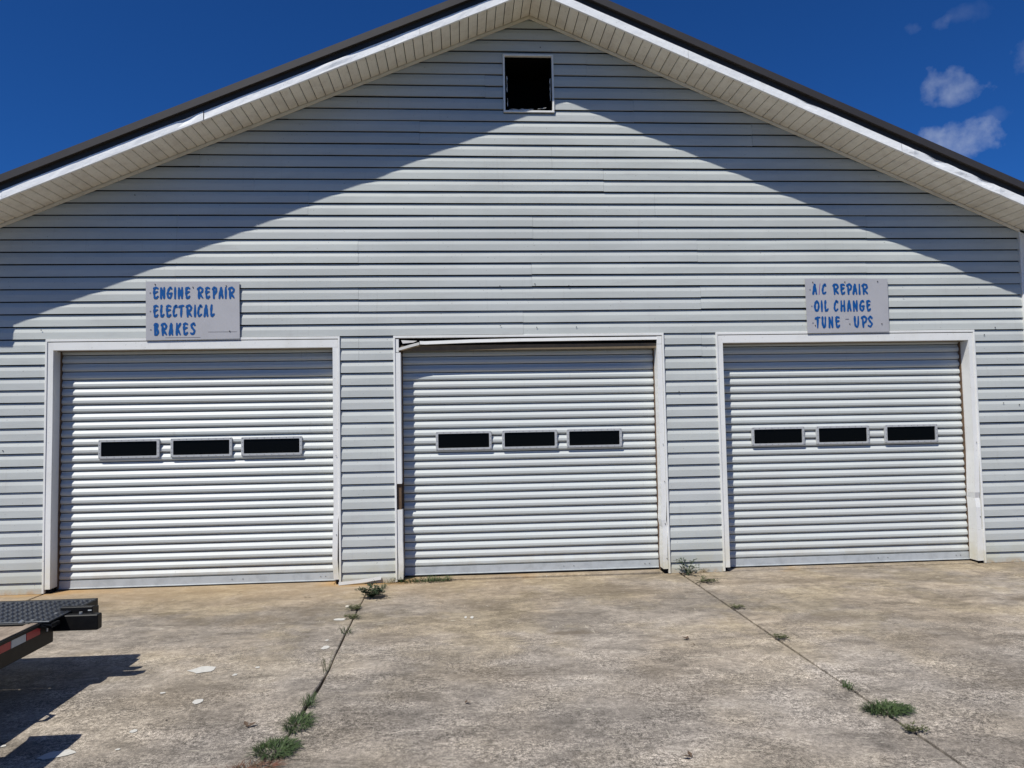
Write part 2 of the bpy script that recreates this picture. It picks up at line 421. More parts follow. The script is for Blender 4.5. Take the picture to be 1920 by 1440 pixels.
# course profile, bottom up: (y, fraction of a course)
PROF = [(.0090, .035), (-.0130, .035), (-.0138, .0), (-.0166, .0), (-.0163, .03), (-.0138, .52), (-.0125, .56), (.0015, .925), (.0085, .935), (.0090, 1.0)]
def siding_panel(xa, xb, zb, courses, seed, zmin=-9, zmax=99):
    rows = []
    for c in range(courses):
        for (y, f) in PROF: rows.append((y, zb+(c+f)*P if not (c == 0 and zb < .01 and f < .02) else zb))
    rows = [(y, min(max(z, zmin), zmax)) for (y, z) in rows]
    rows = [q for i, q in enumerate(rows) if i == 0 or abs(q[0]-rows[i-1][0])+abs(q[1]-rows[i-1][1]) > 1e-5]
    ztop = zb+courses*P
    if xl_at(zb) >= xr_at(zb)-.02: return
    n = max(2, int((xb-xa)/.25)+1)
    r = random.Random(seed)
    dz = r.uniform(-.0022, .0022); dy = r.uniform(-.0015, .0)
    tilt = r.uniform(-.0006, .0006)
    vs, ok = [], True
    for (y, z) in rows:
        a = max(xa, xl_at(z)); b = min(xb, xr_at(z))
        if b < a: a = b = min(max((a+b)/2, xl_at(z)), xr_at(z)) if xl_at(z) < xr_at(z) else AX
        zz0 = min(z, AZ-.002)
        for k in range(n):
            x = a+(b-a)*k/(n-1)
            wz = .0016*noise.noise(Vector((x*.9, seed*1.7, 0)))+dz+tilt*(x-xa)
            wy = .0028*noise.noise(Vector((x*1.3, seed*2.3, z*3)))
            vs.append((x, y+dy*(1 if y < -.01 else 0)+wy*(1 if y < -.01 else .3), zz0+wz))
    fs = []
    m = len(rows)
    for j in range(m-1):
        if rows[j][0] > .008 and rows[j+1][0] > .008: continue      # vinyl is hollow: open slot darkens the lap shade with felt behind
        for k in range(n-1):
            a = j*n+k; fs.append((a, a+1, a+n+1, a+n))
    base = len(vs)
    # end caps give each panel its thickness
    vs += [(vs[j*n][0], .013, vs[j*n][2]) for j in range(m)]+[(vs[j*n+n-1][0], .013, vs[j*n+n-1][2]) for j in range(m)]
    for j in range(m-1):
        fs.append((base+j, j*n, (j+1)*n, base+j+1))
        fs.append((j*n+n-1, base+m+j, base+m+j+1, (j+1)*n+n-1))
    mesh_obj('siding_panel', vs, fs, MT['siding'], bld)
seams = {-16: [1.0], -14: [1.55], -12: [2.1], -10: [.78], -8: [-1.05, 2.55], -6: [-2.9, .79], -4: [-1.05, 2.57], -2: [-3.0, .80], 0: [-1.05, 2.57],
         -18: [-.4, 3.2], -20: [1.9], -22: [.3], -24: [1.4], -26: [], -28: []}
seed = 11
row = -28
while row < 0:
    zb = Z0-(row+2)*P
    s0 = seams.get(row, [])
    s = list(s0)
    if s:
        q = s[0]
        while q-3.66 > XL+.3: q -= 3.66; s.append(q)
        q = s[0]
        while q+3.66 < XR-.3: q += 3.66; s.append(q)
        s = sorted(set(round(v, 2) for v in s))
        t = [s[0]]
        for v in s[1:]:
            if v-t[-1] > .6: t.append(v)
        s = t
    cuts = [XL]+s+[XR]
    for a, b in zip(cuts[:-1], cuts[1:]):
        a2 = max(a, xl_at(zb)); b2 = min(b, xr_at(zb))
        if b2-a2 > .03:
            A_, B_ = a+(.0008 if a > XL else 0), b-.0008
            if zb < 5.537 and zb+2*P > 4.903:                # leave the vent opening free
                for (c0, c1, lo, hi) in ((A_, min(B_, .4925), -9, 99), (max(A_, .4926), min(B_, 1.0374), -9, 4.9025), (max(A_, .4926), min(B_, 1.0374), 5.5375, 99), (max(A_, 1.0375), B_, -9, 99)):
                    if c1-c0 > .02 and not (hi < zb+.003 or lo > zb+2*P-.003): siding_panel(c0, c1, zb, 2, seed, lo, hi)
            else:
                siding_panel(A_, B_, zb, 2, seed)
            seed += 1
    row += 2
piers = [(XL+.0, -4.150), (-1.248, -.690), (2.146, 2.722), (5.602, XR)]
for row in range(0, 20, 2):
    zb = Z0-(row+2)*P
    for pi, (a, b) in enumerate(piers):
        if row == 0 and pi in (1, 2):
            sx = -1.05 if pi == 1 else 2.565
            siding_panel(a+.004, sx-.0008, zb, 2, seed); siding_panel(sx+.0008, b-.004, zb, 2, seed+1); seed += 2
        else:
            siding_panel(a+.004, b-.004, zb, 2, seed, zmin=.004); seed += 1
# backing wall (sheathing) behind the siding, with real openings
wm = MB()
zt = Z0-.035
wm.box(XL, -4.10, .014, .09, -.1, zt); wm.box(-1.30, -.64, .014, .09, -.1, zt); wm.box(2.10, 2.77, .014, .09, -.1, zt); wm.box(5.55, XR, .014, .09, -.1, zt)
VX0, VX1, VZ0, VZ1 = .515, 1.015, 4.925, 5.515
def gable_poly(x0, x1, z0f, y0=.014, y1=.09):
    xs = [x0]+([AX] if x0 < AX < x1 else [])+[x1]
    top = [(x, zs(x)) for x in xs]
    poly = [(x0, z0f)]+[(x1, z0f)]+[(x, z) for x, z in top[::-1]]
    wm.prism(poly, y0, y1, lambda t, p: (p[0], t, p[1]))
gable_poly(XL, VX0, zt+.001); gable_poly(VX1, XR, zt+.001); gable_poly(VX0+.0002, VX1-.0002, VZ1)
wm.box(VX0+.0002, VX1-.0002, .014, .09, zt+.001, VZ0)
wm.build('sheathing', MT['lap_black'], bld)
# side and back walls, so that the building is closed and dark inside
for (a, b) in ((XL, XL+.09), (XR-.09, XR)):
    m = MB(); m.box(a, b, .092, 14.9, -.1, zs(a)-.02); m.build('side_wall', MT['siding'], bld)
m = MB(); m.prism([(XL, -.1), (XR, -.1), (XR, zs(XR)), (AX, AZ), (XL, zs(XL))], 14.91, 15.0, lambda t, p: (p[0], t, p[1])); m.build('back_wall', MT['siding'], bld)
# corner posts
for x0, x1 in ((XR, XR+.095), (XL-.095, XL)):
    m = MB(); m.box(x0-.006, x1, -.034, .10, .0, zs(XR)-.01 if x0 > 0 else zs(XL)-.01); m.build('corner_post', MT['trim'], bld, bevel=.004)

# roof: sweep profiles (y, h above soffit line) along each slope
EL, ER = -4.98, 6.53
def slope_fn(t, p): return (t, p[0], zs(t)+p[1])
def sweep(name, poly, mat, x0, x1):
    m = MB(); m.prism(poly, x0, x1, slope_fn); return m.build(name, mat, bld)
def rect(y0, y1, h0, h1): return [(y0, h0), (y1, h0), (y1, h1), (y0, h1)]
for x0, x1 in ((EL, AX-.0005), (AX+.0005, ER)):
    sweep('rake_trim', [(-OV-.050, .142), (-OV-.050, .216), (-OV+.02, .216), (-OV+.02, .204), (-OV-.040, .204), (-OV-.040, .150), (-OV-.004, .148), (-OV-.004, .076), (-OV+.012, .076), (-OV+.012, .160), (-OV-.034, .16), (-OV-.034, .142)], MT['charcoal'], x0, x1)
    # roof sheets with standing ribs
    n = int(abs(x1-x0)/.5)
    for k in range(n):
        a = x0+(x1-x0)*k/n+.001; b = x0+(x1-x0)*(k+1)/n-.001
        m = MB(); m.prism(rect(-OV+.021, 15.2, .185, .2), a, b, slope_fn)
        m.prism([(0, 0), (0, .03), (1, .03), (1, 0)], a, a+.03, lambda t, p: (t, -OV+.022+p[0]*(15.2+OV-.03), zs(t)+.2005+p[1]))
        m.build('roof_sheet', MT['charcoal'], bld)
    m = MB(); m.prism(rect(.0, 15.0, .02, .18), x0, x1, slope_fn); m.build('roof_deck', MT['header'], bld)
    m = MB(); m.prism(rect(-OV+.014, -.001, .02, .18), x0, x1, slope_fn); m.build('lookout_boards', MT['header'], bld)
m = MB()
m.add([(AX-.16, -OV-.052, AZ+.218-.0695), (AX, -OV-.052, AZ+.245), (AX+.16, -OV-.052, AZ+.218-.0675), (AX-.16, 15.2, AZ+.218-.0695), (AX, 15.2, AZ+.245), (AX+.16, 15.2, AZ+.218-.0675)],
      [(0, 1, 4, 3), (1, 2, 5, 4), (0, 2, 1), (3, 4, 5), (0, 3, 5, 2)])
m.build('ridge_cap', MT['charcoal'], bld)
# fascia: thin metal, dented and split in lengths
def fascia(x0, x1, seed, dents):
    n = int((x1-x0)/.06)+1; hs = [-.007, .012, .045, .072, .079]
    vs = []; r = random.Random(seed)
    for j, h in enumerate(hs):
        for k in range(n):
            x = x0+(x1-x0)*k/(n-1)
            y = -OV-.013+.0035*noise.noise(Vector((x*2.1, seed, h*9)))+.002*noise.noise(Vector((x*9, seed, h*20)))
            hh = h+.0015*noise.noise(Vector((x*3, seed+5, 0)))
            for (dx, amp, wd) in dents:
                g = math.exp(-((x-dx)/wd)**2)
                y += amp*g*(1 if j in (2, 3) else .4)
                if j >= 3: hh -= abs(amp)*.6*g
            vs.append((x, y, zs(x)+hh))
    m = len(hs)
    fs = [(j*n+k, j*n+k+1, (j+1)*n+k+1, (j+1)*n+k) for j in range(m-1) for k in range(n-1)]
    b = len(vs)
    vs += [(vs[k][0], -OV+.012, vs[k][2]) for k in range(n)]+[(vs[(m-1)*n+k][0], -OV-.0035, vs[(m-1)*n+k][2]+.002) for k in range(n)]
    fs += [(b+k, b+k+1, k+1, k) for k in range(n-1)]+[((m-1)*n+k, (m-1)*n+k+1, b+n+k+1, b+n+k) for k in range(n-1)]
    mesh_obj('fascia', vs, fs, MT['fascia'], bld)
for a, b, s_, dn in ((EL, -4.32, 1, []), (-4.318, -2.46, 2, [(-2.62, .01, .05)]), (-2.452, -.36, 3, [(-1.2, -.012, .12)]), (-.358, AX-.001, 4, []),
                     (AX+.001, 2.36, 5, []), (2.362, 4.58, 6, [(3.6, .008, .08)]), (4.582, ER, 7, [(4.7, -.014, .05), (4.95, .016, .07), (5.2, -.014, .07), (5.45, .014, .06), (5.62, -.01, .04)])):
    fascia(a, b, s_, dn)
# soffit boards, one by one
SW = .0937
mb_cache = {}
def soffit_mesh(sl_):
    if sl_ in mb_cache: return mb_cache[sl_]
    g = .0035; vs = []
    for (x, h) in ((g, .012), (g, .004), (g+.006, .0), (SW*.5-.004, .0), (SW*.5, .0012), (SW*.5+.004, 0), (SW-g-.006, .0), (SW-g, .004), (SW-g, .012)):
        for y in (-OV+.002, -.032): vs.append((x, y, h+sl_*x))
    fs = [(2*k, 2*k+1, 2*k+3, 2*k+2) for k in range(8)]+[(0, 2, 4, 6, 8, 10, 12, 14, 16), (1, 17, 15, 13, 11, 9, 7, 5, 3)]
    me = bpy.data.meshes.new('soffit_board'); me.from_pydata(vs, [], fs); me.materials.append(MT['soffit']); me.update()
    mb_cache[sl_] = me; return me
x = AX
while x-SW > EL:
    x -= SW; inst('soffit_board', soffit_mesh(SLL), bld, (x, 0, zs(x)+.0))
x = AX
while x+SW < ER:
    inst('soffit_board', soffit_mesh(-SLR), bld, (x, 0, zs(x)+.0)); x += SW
for x0, x1 in ((XL-.09, AX-.0005), (AX+.0005, XR+.09)):
    sweep('soffit_channel', [(-.034, -.006), (-.034, -.034), (-.018, -.034), (-.018, .012), (-.026, .012), (-.026, -.006)], MT['soffit'], x0, x1)
    sweep('soffit_backing', rect(-OV+.012, -.003, .0135, .0195), MT['black'], x0, x1)
# eave ends: boxed ends and gutters of the two long sides
for sx, x_in, x_out in ((-1, -4.835, -5.02), (1, 6.385, 6.57)):
    a, b = min(x_in, x_out), max(x_in, x_out); ze = zs(x_in)
    m = MB(); m.box(a, b, -OV+.0, 15.1, ze-.275, ze+.06); m.build('gutter', MT['trim'], bld, bevel=.01)
    xw = XL-.095 if sx < 0 else XR+.095
    m = MB(); m.box(min(xw, x_in+sx*-.0), max(xw, x_in), .01, 15.0, ze-.02, ze+.0); m.build('eave_soffit', MT['soffit'], bld)

# louvreless vent opening high in the gable
vent = bpy.data.objects.new('gable_vent', None); col.objects.link(vent); vent.parent = bld
def ring(name, mat, x0, x1, z0, z1, t, y0, y1, parent, bev=.002, tb=None):
    for (a, b, c, d) in ((x0, x1, z1-t, z1), (x0, x1, z0, z0+(tb or t)), (x0, x0+t, z0+(tb or t)+.0004, z1-t-.0004), (x1-t, x1, z0+(tb or t)+.0004, z1-t-.0004)):
        box_obj(name, mat, parent, a, b, y0, y1, c, d, bevel=bev)
ring('vent_frame', MT['trim'], .493, 1.037, 4.903, 5.537, .020, -.034, .05, vent)
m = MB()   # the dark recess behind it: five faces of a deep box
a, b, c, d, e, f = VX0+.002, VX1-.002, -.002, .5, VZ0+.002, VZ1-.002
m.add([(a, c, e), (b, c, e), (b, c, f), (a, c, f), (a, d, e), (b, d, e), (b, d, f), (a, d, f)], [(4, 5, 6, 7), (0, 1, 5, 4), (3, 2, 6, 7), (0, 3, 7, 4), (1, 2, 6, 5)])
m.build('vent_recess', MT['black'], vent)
def torn(pts, wid, seed):
    r = random.Random(seed); vs = []; n = len(pts)
    for (x, z) in pts:
        q = wid*r.uniform(.3, 1.2); vs += [(x-q*.5, -.020+r.uniform(-.004, .004), z-q*.5), (x+q*.5, -.020+r.uniform(-.004, .004), z+q*.5)]
    mesh_obj('torn_wrap', vs, [(2*k, 2*k+1, 2*k+3, 2*k+2) for k in range(n-1)], MT['paper'], vent)
torn([(.555+.032*k, 4.936+.004*math.sin(k*1.9)) for k in range(9)], .013, 1)
torn([(.86+.03*k, 4.945+.004*k) for k in range(4)], .008, 2)
torn([(.533+.003*(k % 2), 5.30-.035*k) for k in range(6)], .010, 3)
torn([(.537+.002*(k % 2), 5.06-.03*k) for k in range(4)], .007, 4)
torn([(.999-.003*(k % 2), 5.28-.035*k) for k in range(8)], .009, 5)

# door surrounds
TR = MT['trim']
def polybar(name, pts, width_vec, depth, mat, parent):
    """flat bar following pts (front-face edge line), widened by width_vec, depth back in y"""
    m = MB(); n = len(pts); W = Vector(width_vec)
    vs = []
    for p in pts:
        p = Vector(p); vs += [p, p+W, p+W+Vector((0, depth, 0)), p+Vector((0, depth, 0))]
    fs = [(4*k+j, 4*k+(j+1) % 4, 4*k+4+(j+1) % 4, 4*k+4+j) for k in range(n-1) for j in range(4)]+[(3, 2, 1, 0), tuple(4*(n-1)+j for j in range(4))]
    m.add(vs, fs); return m.build(name, mat, parent)
HB = 2.413      # underside of header trim
JZ = 2.497      # top of header trim
YD = .140
for di, (a, b, zb, zf) in enumerate(DOORS):
    sur = bpy.data.objects.new('door_surround', None); col.objects.link(sur); sur.parent = bld
    # J-channel round the outside
    box_obj('channel', TR, sur, a-.006, b+.006, -.026, .004, JZ+.004, Z0-.004, bevel=.002)
    box_obj('channel', TR, sur, a-.006, a+.014, -.030, .004, .006, JZ+.003, bevel=.002)
    box_obj('channel', TR, sur, b-.014, b+.006, -.030, .004, .004, JZ+.003, bevel=.002)
    # dark slit between channel and casing
    if di != 1:
        box_obj('head_casing', TR, sur, a+.020, b-.020, -.022, .05, HB, JZ-.003, bevel=.002)
    else:
        # pulled-down casing of the middle door: folded strip hanging in front of the header coloured black for gap shade
        box_obj('header_gap_shade', MT['black'], sur, a+.020, b-.020, .012, .06, HB+.012, JZ, bevel=.002); box_obj('header_leak_filler', MT['header'], sur, a+.062, b-.062, .012, .05, HB-.042, HB+.0115)  # brown filler board added to stop sun leaking under the header
        polybar('loose_casing', [(a+.045, -.028, 2.370), (a+.155, -.029, 2.400), (a+.262, -.030, 2.428)], (-.004, .004, .027), .02, MT['flash'], sur)
        polybar('head_casing', [(a+.266, -.030, 2.434), (a+.32, -.028, 2.432), (a+.8, -.026, 2.446), (a+1.3, -.023, 2.453), (b-.022, -.022, 2.458)], (0, .004, .033), .05, TR, sur)
        mesh_obj('torn_wrap', [(a+.075, -.014, 2.480), (a+.24, -.010, 2.472), (a+.20, -.012, 2.455), (a+.09, -.016, 2.445)], [(0, 1, 2, 3)], MT['paper'], sur)
    # header underside and jambs run back to the curtain
    box_obj('header_board', MT['header'], sur, a+.06, b-.06, .0505, .23, HB-.004, HB+.09, bevel=.002)
    jd = .112
    JW = .068
    if di == 0:
        polybar('jamb_casing', [(a+.0145, -.022, .045), (a+.014, -.024, .75), (a+.016, -.021, 1.6), (a+.015, -.022, JZ-.004)], (JW-.0145, 0, 0), .022+jd, TR, sur)
        polybar('jamb_casing', [(b-JW, -.022, .05), (b-JW-.014, -.030, .25), (b-JW-.006, -.026, .62), (b-JW+.001, -.021, .70), (b-JW, -.022, 1.5), (b-JW, -.022, JZ-.004)], (JW-.0165, .002, 0), .022+jd, TR, sur)
    elif di == 1:
        polybar('jamb_casing', [(a+.0145, -.022, 1.0), (a+.014, -.023, 1.5), (a+.015, -.022, 2.35)], (.052, 0, 0), .022+jd, TR, sur)
        polybar('jamb_casing', [(a+.019, -.019, .03), (a+.024, -.024, .18), (a+.016, -.019, .42), (a+.018, -.022, .735)], (.052, .003, 0), .022+jd, TR, sur)
        box_obj('jamb_casing', TR, sur, a+.0145, a+.050, -.019, .05, 2.355, JZ-.004, bevel=.002)
        box_obj('bare_stud', MT['wood'], sur, a+.020, a+.060, .0, .105, .02, 2.40)
        polybar('jamb_casing', [(b-JW, -.022, .05), (b-JW-.006, -.027, .2), (b-JW+.004, -.022, .48), (b-JW-.010, -.027, .56), (b-JW, -.022, .75), (b-JW-.001, -.022, JZ-.09)], (JW-.0165, 0, 0), .022+jd, TR, sur)
        box_obj('jamb_casing', TR, sur, b-JW, b-.0165, -.022, .09, JZ-.088, JZ-.004, bevel=.002)
    else:
        polybar('jamb_casing', [(a+.0145, -.022, .045), (a+.014, -.021, .9), (a+.015, -.022, JZ-.004)], (JW-.0145, 0, 0), .022+jd, TR, sur)
        polybar('jamb_casing', [(b-JW-.010, -.022, .36), (b-JW-.014, -.028, .60), (b-JW-.010, -.012, .70), (b-JW-.016, -.028, .76), (b-JW+.002, -.021, 1.2), (b-JW, -.022, JZ-.004)], (JW-.0165, 0, 0), .022+jd, TR, sur)
        polybar('jamb_casing', [(b-JW-.020, -.026, .03), (b-JW-.016, -.025, .2), (b-JW-.014, -.026, .358)], (JW-.001, 0, 0), .022+jd, TR, sur)
    # brown lumber behind the casing, then the steel guide of the curtain
    for s_, xe in ((1, a+.060), (-1, b-.060)):
        x0, x1 = sorted((xe, xe+s_*.016))
        box_obj('jamb_stud', MT['wood'], sur, x0, x1, .1125, .150, .0, HB-.005)
        x0, x1 = sorted((xe+s_*.002, xe+s_*.030))
        box_obj('guide_rail', MT['guide'], sur, x0, x1, .1505, .20, .0, HB+.05)
        box_obj('jamb_backing', MT['black'], sur, min(xe-s_*.04, xe), max(xe-s_*.04, xe)-.001, .1, .24, 0, HB+.05)
    # head screws on some casings
    sm = MB()
    for z in ((.16, .52, .96, 1.35) if di == 1 else (.5, 1.3)):
        x = b-.035+.004*math.sin(z*9)
        sm.tube([(x, -.0215-.006, z), (x, -.032, z)], .0045, 6)
    sm.build('screw', MT['screw'], sur)

# roll-up curtains
SP = .0845
SPROF = [(.020, -.001), (.020, .0035), (.008, .004), (-.0085, .0185), (-.0100, .0200), (-.0105, .0430), (-.0095, .0445), (.0072, .0710), (.0085, .0730), (.0088, .0805), (.020, .0812), (.020, .0835)]
WINX = [[(-3.698, -3.093), (-2.983, -2.367), (-2.275, -1.657)], [(-.276, .311), (.422, 1.009), (1.111, 1.705)], [(3.127, 3.714), (3.848, 4.443), (4.621, 5.223)]]
WZ = [(1.313, 1.508), (1.327, 1.524), (1.305, 1.505)]
def curve_pts(n_, r):
    return n_
for di, (a, b, zb, zf) in enumerate(DOORS):
    dr = bpy.data.objects.new('roll_up_door', None); col.objects.link(dr); dr.parent = bld
    dr['label'] = ['left roll-up door, the widest shadow down its side', 'middle roll-up door under the pulled-down casing', 'right roll-up door'][di]
    x0, x1 = a+.078, b-.078
    n = 24; vs = []
    for (y, z) in SPROF:
        for k in range(n+1):
            x = x0+(x1-x0)*k/n
            vs.append((x, y+.0022*noise.noise(Vector((x*1.1, di*7., 0))), z+.0008*noise.noise(Vector((x*.8, di*3., 2)))))
    m_ = len(SPROF)
    fs = [(j*(n+1)+k, j*(n+1)+k+1, (j+1)*(n+1)+k+1, (j+1)*(n+1)+k) for j in range(1, m_-2) for k in range(n)]
    me = bpy.data.meshes.new('slat'); me.from_pydata(vs, [], fs); me.materials.append(MT['door']); me.update()
    z = zb+.080; r = random.Random(di+40)
    while z < HB+.02:
        inst('slat', me, dr, (0, YD+r.uniform(-.0012, .0012), z)); z += SP
    m = MB()
    m.prism([(YD-.010, zb+.004), (YD-.022, zb), (YD-.022, zb+.006), (YD-.013, zb+.009), (YD-.010, zb+.0795), (YD+.01, zb+.0795), (YD+.01, zb)], x0, x1, lambda t, p: (t, p[0], p[1]))
    m.build('bottom_rail', MT['rail'], dr)
    # black sheet behind the slats puts shade into the open grooves
    box_obj('groove_shade_sheet', MT['black'], dr, x0, x1, YD+.014, YD+.02, zb+.01, HB+.1)
    z0, z1 = WZ[di]
    for wi, (wa, wb) in enumerate(WINX[di]):
        # rounded frame with an opening
        fr = MB(); nn = 4; t = .026; rad = .014
        def rr(xa, xb, za, zc, rd):
            p = []
            for (cx, cz, s0) in ((xb-rd, zc-rd, 0), (xa+rd, zc-rd, 90), (xa+rd, za+rd, 180), (xb-rd, za+rd, 270)):
                for k in range(nn+1):
                    an = math.radians(s0+90*k/nn); p.append((cx+rd*math.cos(an), cz+rd*math.sin(an)))
            return p
        o_ = rr(wa, wb, z0, z1, rad); i_ = rr(wa+t, wb-t, z0+t*.92, z1-t*.92, .010); c = len(o_)
        yf, yb = YD-.030, YD-.006
        V = [(x, yf+.002, z) for x, z in o_]+[(x, yf, z) for x, z in rr(wa+.003, wb-.003, z0+.003, z1-.003, rad)]+[(x, yf, z) for x, z in i_]+[(x, yf+.014, z) for x, z in i_]+[(x, yb, z) for x, z in o_]
        F = []
        for k in range(c):
            q = (k+1) % c
            F += [(4*c+k, 4*c+q, q, k), (k, q, c+q, c+k), (c+k, c+q, 2*c+q, 2*c+k), (2*c+k, 2*c+q, 3*c+q, 3*c+k)]
        fr.add(V, F); fr.build('window_frame', MT['steel'], dr)
        box_obj('window_pane', MT['glass'], dr, wa+t-.004, wb-t+.004, YD-.017, YD-.010, z0+t*.9-.004, z1-t*.9+.004)
        rv = MB()
        pts = [(wa+t*.5+(wb-wa-t)*k/8, zz) for k in range(9) for zz in (z0+t*.45, z1-t*.45)]+[(xx, z0+t*.5+(z1-z0-t)*k/4) for k in range(1, 4) for xx in (wa+t*.5, wb-t*.5)]
        for (x, z) in pts: rv.tube([(x, yf-.0025, z), (x, yf+.002, z)], .0035, 6)
        ro = rv.build('rivets', MT['rivet'], dr); ro['kind'] = 'stuff'
    bm_ = MB()
    for x in (x0+.62*(x1-x0), x0+.66*(x1-x0), x1-.10, x1-.15):
        bm_.tube([(x, YD-.017, zb+.045), (x, YD-.009, zb+.045)], .005, 6)
    bm_.build('bolt', MT['rivet'], dr)

# bent flashing strip at the foot of the left pier
polybar('bent_flashing', [(-1.262, -.075, -.010+.012), (-1.05, -.06, .016), (-.84, -.042, .040)], (0, .012, .030), .004, MT['flash'], bld)
# nail dimples and screws over the wall
nm = MB()
for (x, z) in ((.80, 2.60), (.42, 2.62), (1.22, 2.60), (.79, 3.06), (.42, 3.04), (1.15, 3.04), (5.85, 2.55), (5.9, 1.72), (6.08, 1.70), (-4.55, 1.42), (-4.2, 2.62), (2.30, 1.9), (4.82, 2.9), (5.72, 2.47), (-3.3, 4.0), (.9, 5.62)):
    nm.tube([(x, -.02, z), (x, -.014-.012, z)], .0055, 6)
nm.build('nail_heads', MT['screw'], bld)['kind'] = 'stuff'

# ------------------------------------------------------------------ the two painted signs
GL = {
 'E': [[(.22, .93), (.12, .55), (.26, .09)], [(.08, .90), (.5, .97), (.95, .90)], [(.2, .52), (.85, .62)], [(.24, .07), (.6, .06), (.95, .2)]],
 'N': [[(.12, .02), (.12, .95)], [(.14, .93), (.86, .08)], [(.86, .05), (.90, .98)]],
 'G': [[(.86, .88), (.55, .97), (.22, .7), (.08, .32), (.36, .05), (.72, .12), (.86, .45)], [(.5, .44), (.95, .48)]],
 'I': [[(.5, .02), (.5, .98)]],
 'R': [[(.28, .02), (.22, .92)], [(.03, .84), (.45, .98), (.88, .86), (.86, .62), (.34, .44)], [(.40, .42), (.95, .07)]],
 'P': [[(.34, .02), (.26, .92)], [(.03, .84), (.5, .99), (.95, .85), (.88, .55), (.40, .36)]],
 'A': [[(.10, .02), (.36, .7), (.52, .97)], [(.54, .97), (.72, .5), (.92, .03)], [(.26, .34), (.8, .36)]],
 'L': [[(.28, .98), (.16, .5), (.2, .08)], [(.2, .07), (.55, .06), (.95, .22)]],
 'C': [[(.92, .84), (.66, .97), (.28, .72), (.1, .3), (.38, .04), (.9, .2)]],
 'T': [[(.52, .92), (.45, .02)], [(.0, .84), (.4, .93), (1.0, .95)]],
 'B': [[(.2, .04), (.24, .92)], [(.03, .86), (.5, .98), (.88, .82), (.36, .52)], [(.36, .52), (.9, .42), (.84, .12), (.22, .04)]],
 'K': [[(.18, .02), (.20, .98)], [(.92, .96), (.24, .44)], [(.32, .5), (.9, .05)]],
 'S': [[(.92, .82), (.62, .97), (.2, .78), (.5, .52), (.88, .3), (.5, .04), (.06, .14)]],
 'O': [[(.5, .97), (.16, .7), (.1, .3), (.4, .04), (.78, .22), (.9, .65), (.62, .95), (.45, .96)]],
 'H': [[(.14, .02), (.16, .97)], [(.84, .02), (.88, .98)], [(.16, .48), (.84, .54)]],
 'U': [[(.12, .97), (.12, .35), (.42, .04), (.78, .2), (.9, .98)]],
 '/': [[(.1, .0), (.9, 1.05)]], '-': [[(.0, .5), (1., .5)]],
}
def smooth_line(pts, n=5):
    if len(pts) < 3: return [Vector((*pts[0], 0)).lerp(Vector((*pts[1], 0)), k/4) for k in range(5)]
    q = [pts[0]]+list(pts)+[pts[-1]]; outp = []
    for i in range(1, len(q)-2):
        p0, p1, p2, p3 = [Vector((*v, 0)) for v in q[i-1:i+3]]
        for k in range(n):
            t = k/n
            outp.append(.5*((2*p1)+(p2-p0)*t+(2*p0-5*p1+4*p2-p3)*t*t+(3*p1-p0-3*p2+p3)*t**3))
    outp.append(Vector((*pts[-1], 0))); return outp
def letter(ch, x0, x1, z0, z1, parent, stroke, seed, mat='blue', yb=-.0022):
    m = MB(); r = random.Random(seed)
    for si, st in enumerate(GL[ch]):
        pts = smooth_line(st); pts = [Vector((x0+(x1-x0)*p.x+r.uniform(-.0004, .0004), z0+(z1-z0)*p.y, 0)) for p in pts]
        y = yb-.0005*si; vs = []; n = len(pts)
        for i, p in enumerate(pts):
            t = (pts[min(i+1, n-1)]-pts[max(0, i-1)]).normalized(); nn_ = Vector((-t.y, t.x, 0))
            wd = stroke*(1.0+.16*math.sin(i*1.3+seed))*(.82 if i in (0, n-1) else 1)*(1.12-.25*i/max(1, n-1))
            vs += [(p.x+nn_.x*wd/2, y, p.y+nn_.y*wd/2), (p.x-nn_.x*wd/2, y, p.y-nn_.y*wd/2)]
        m.add(vs, [(2*i, 2*i+1, 2*i+3, 2*i+2) for i in range(n-1)])
        for e, s_ in ((0, -1), (n-1, 1)):            # brush ends
            p = pts[e]; t = (pts[min(e+1, n-1)]-pts[max(0, e-1)]).normalized(); nn_ = Vector((-t.y, t.x, 0))
            wd = stroke*.5*(.92 if e == 0 else .72)
            ring_ = [(p.x+nn_.x*wd*math.cos(q)+s_*t.x*wd*math.sin(q), y-.0002, p.y+nn_.y*wd*math.cos(q)+s_*t.y*wd*math.sin(q)) for q in [math.pi*k/6 for k in range(7)]]
            m.add(ring_, [tuple(range(7))])
    o = mesh_obj('letter', m.v, m.f, MT[mat], parent)
    return o
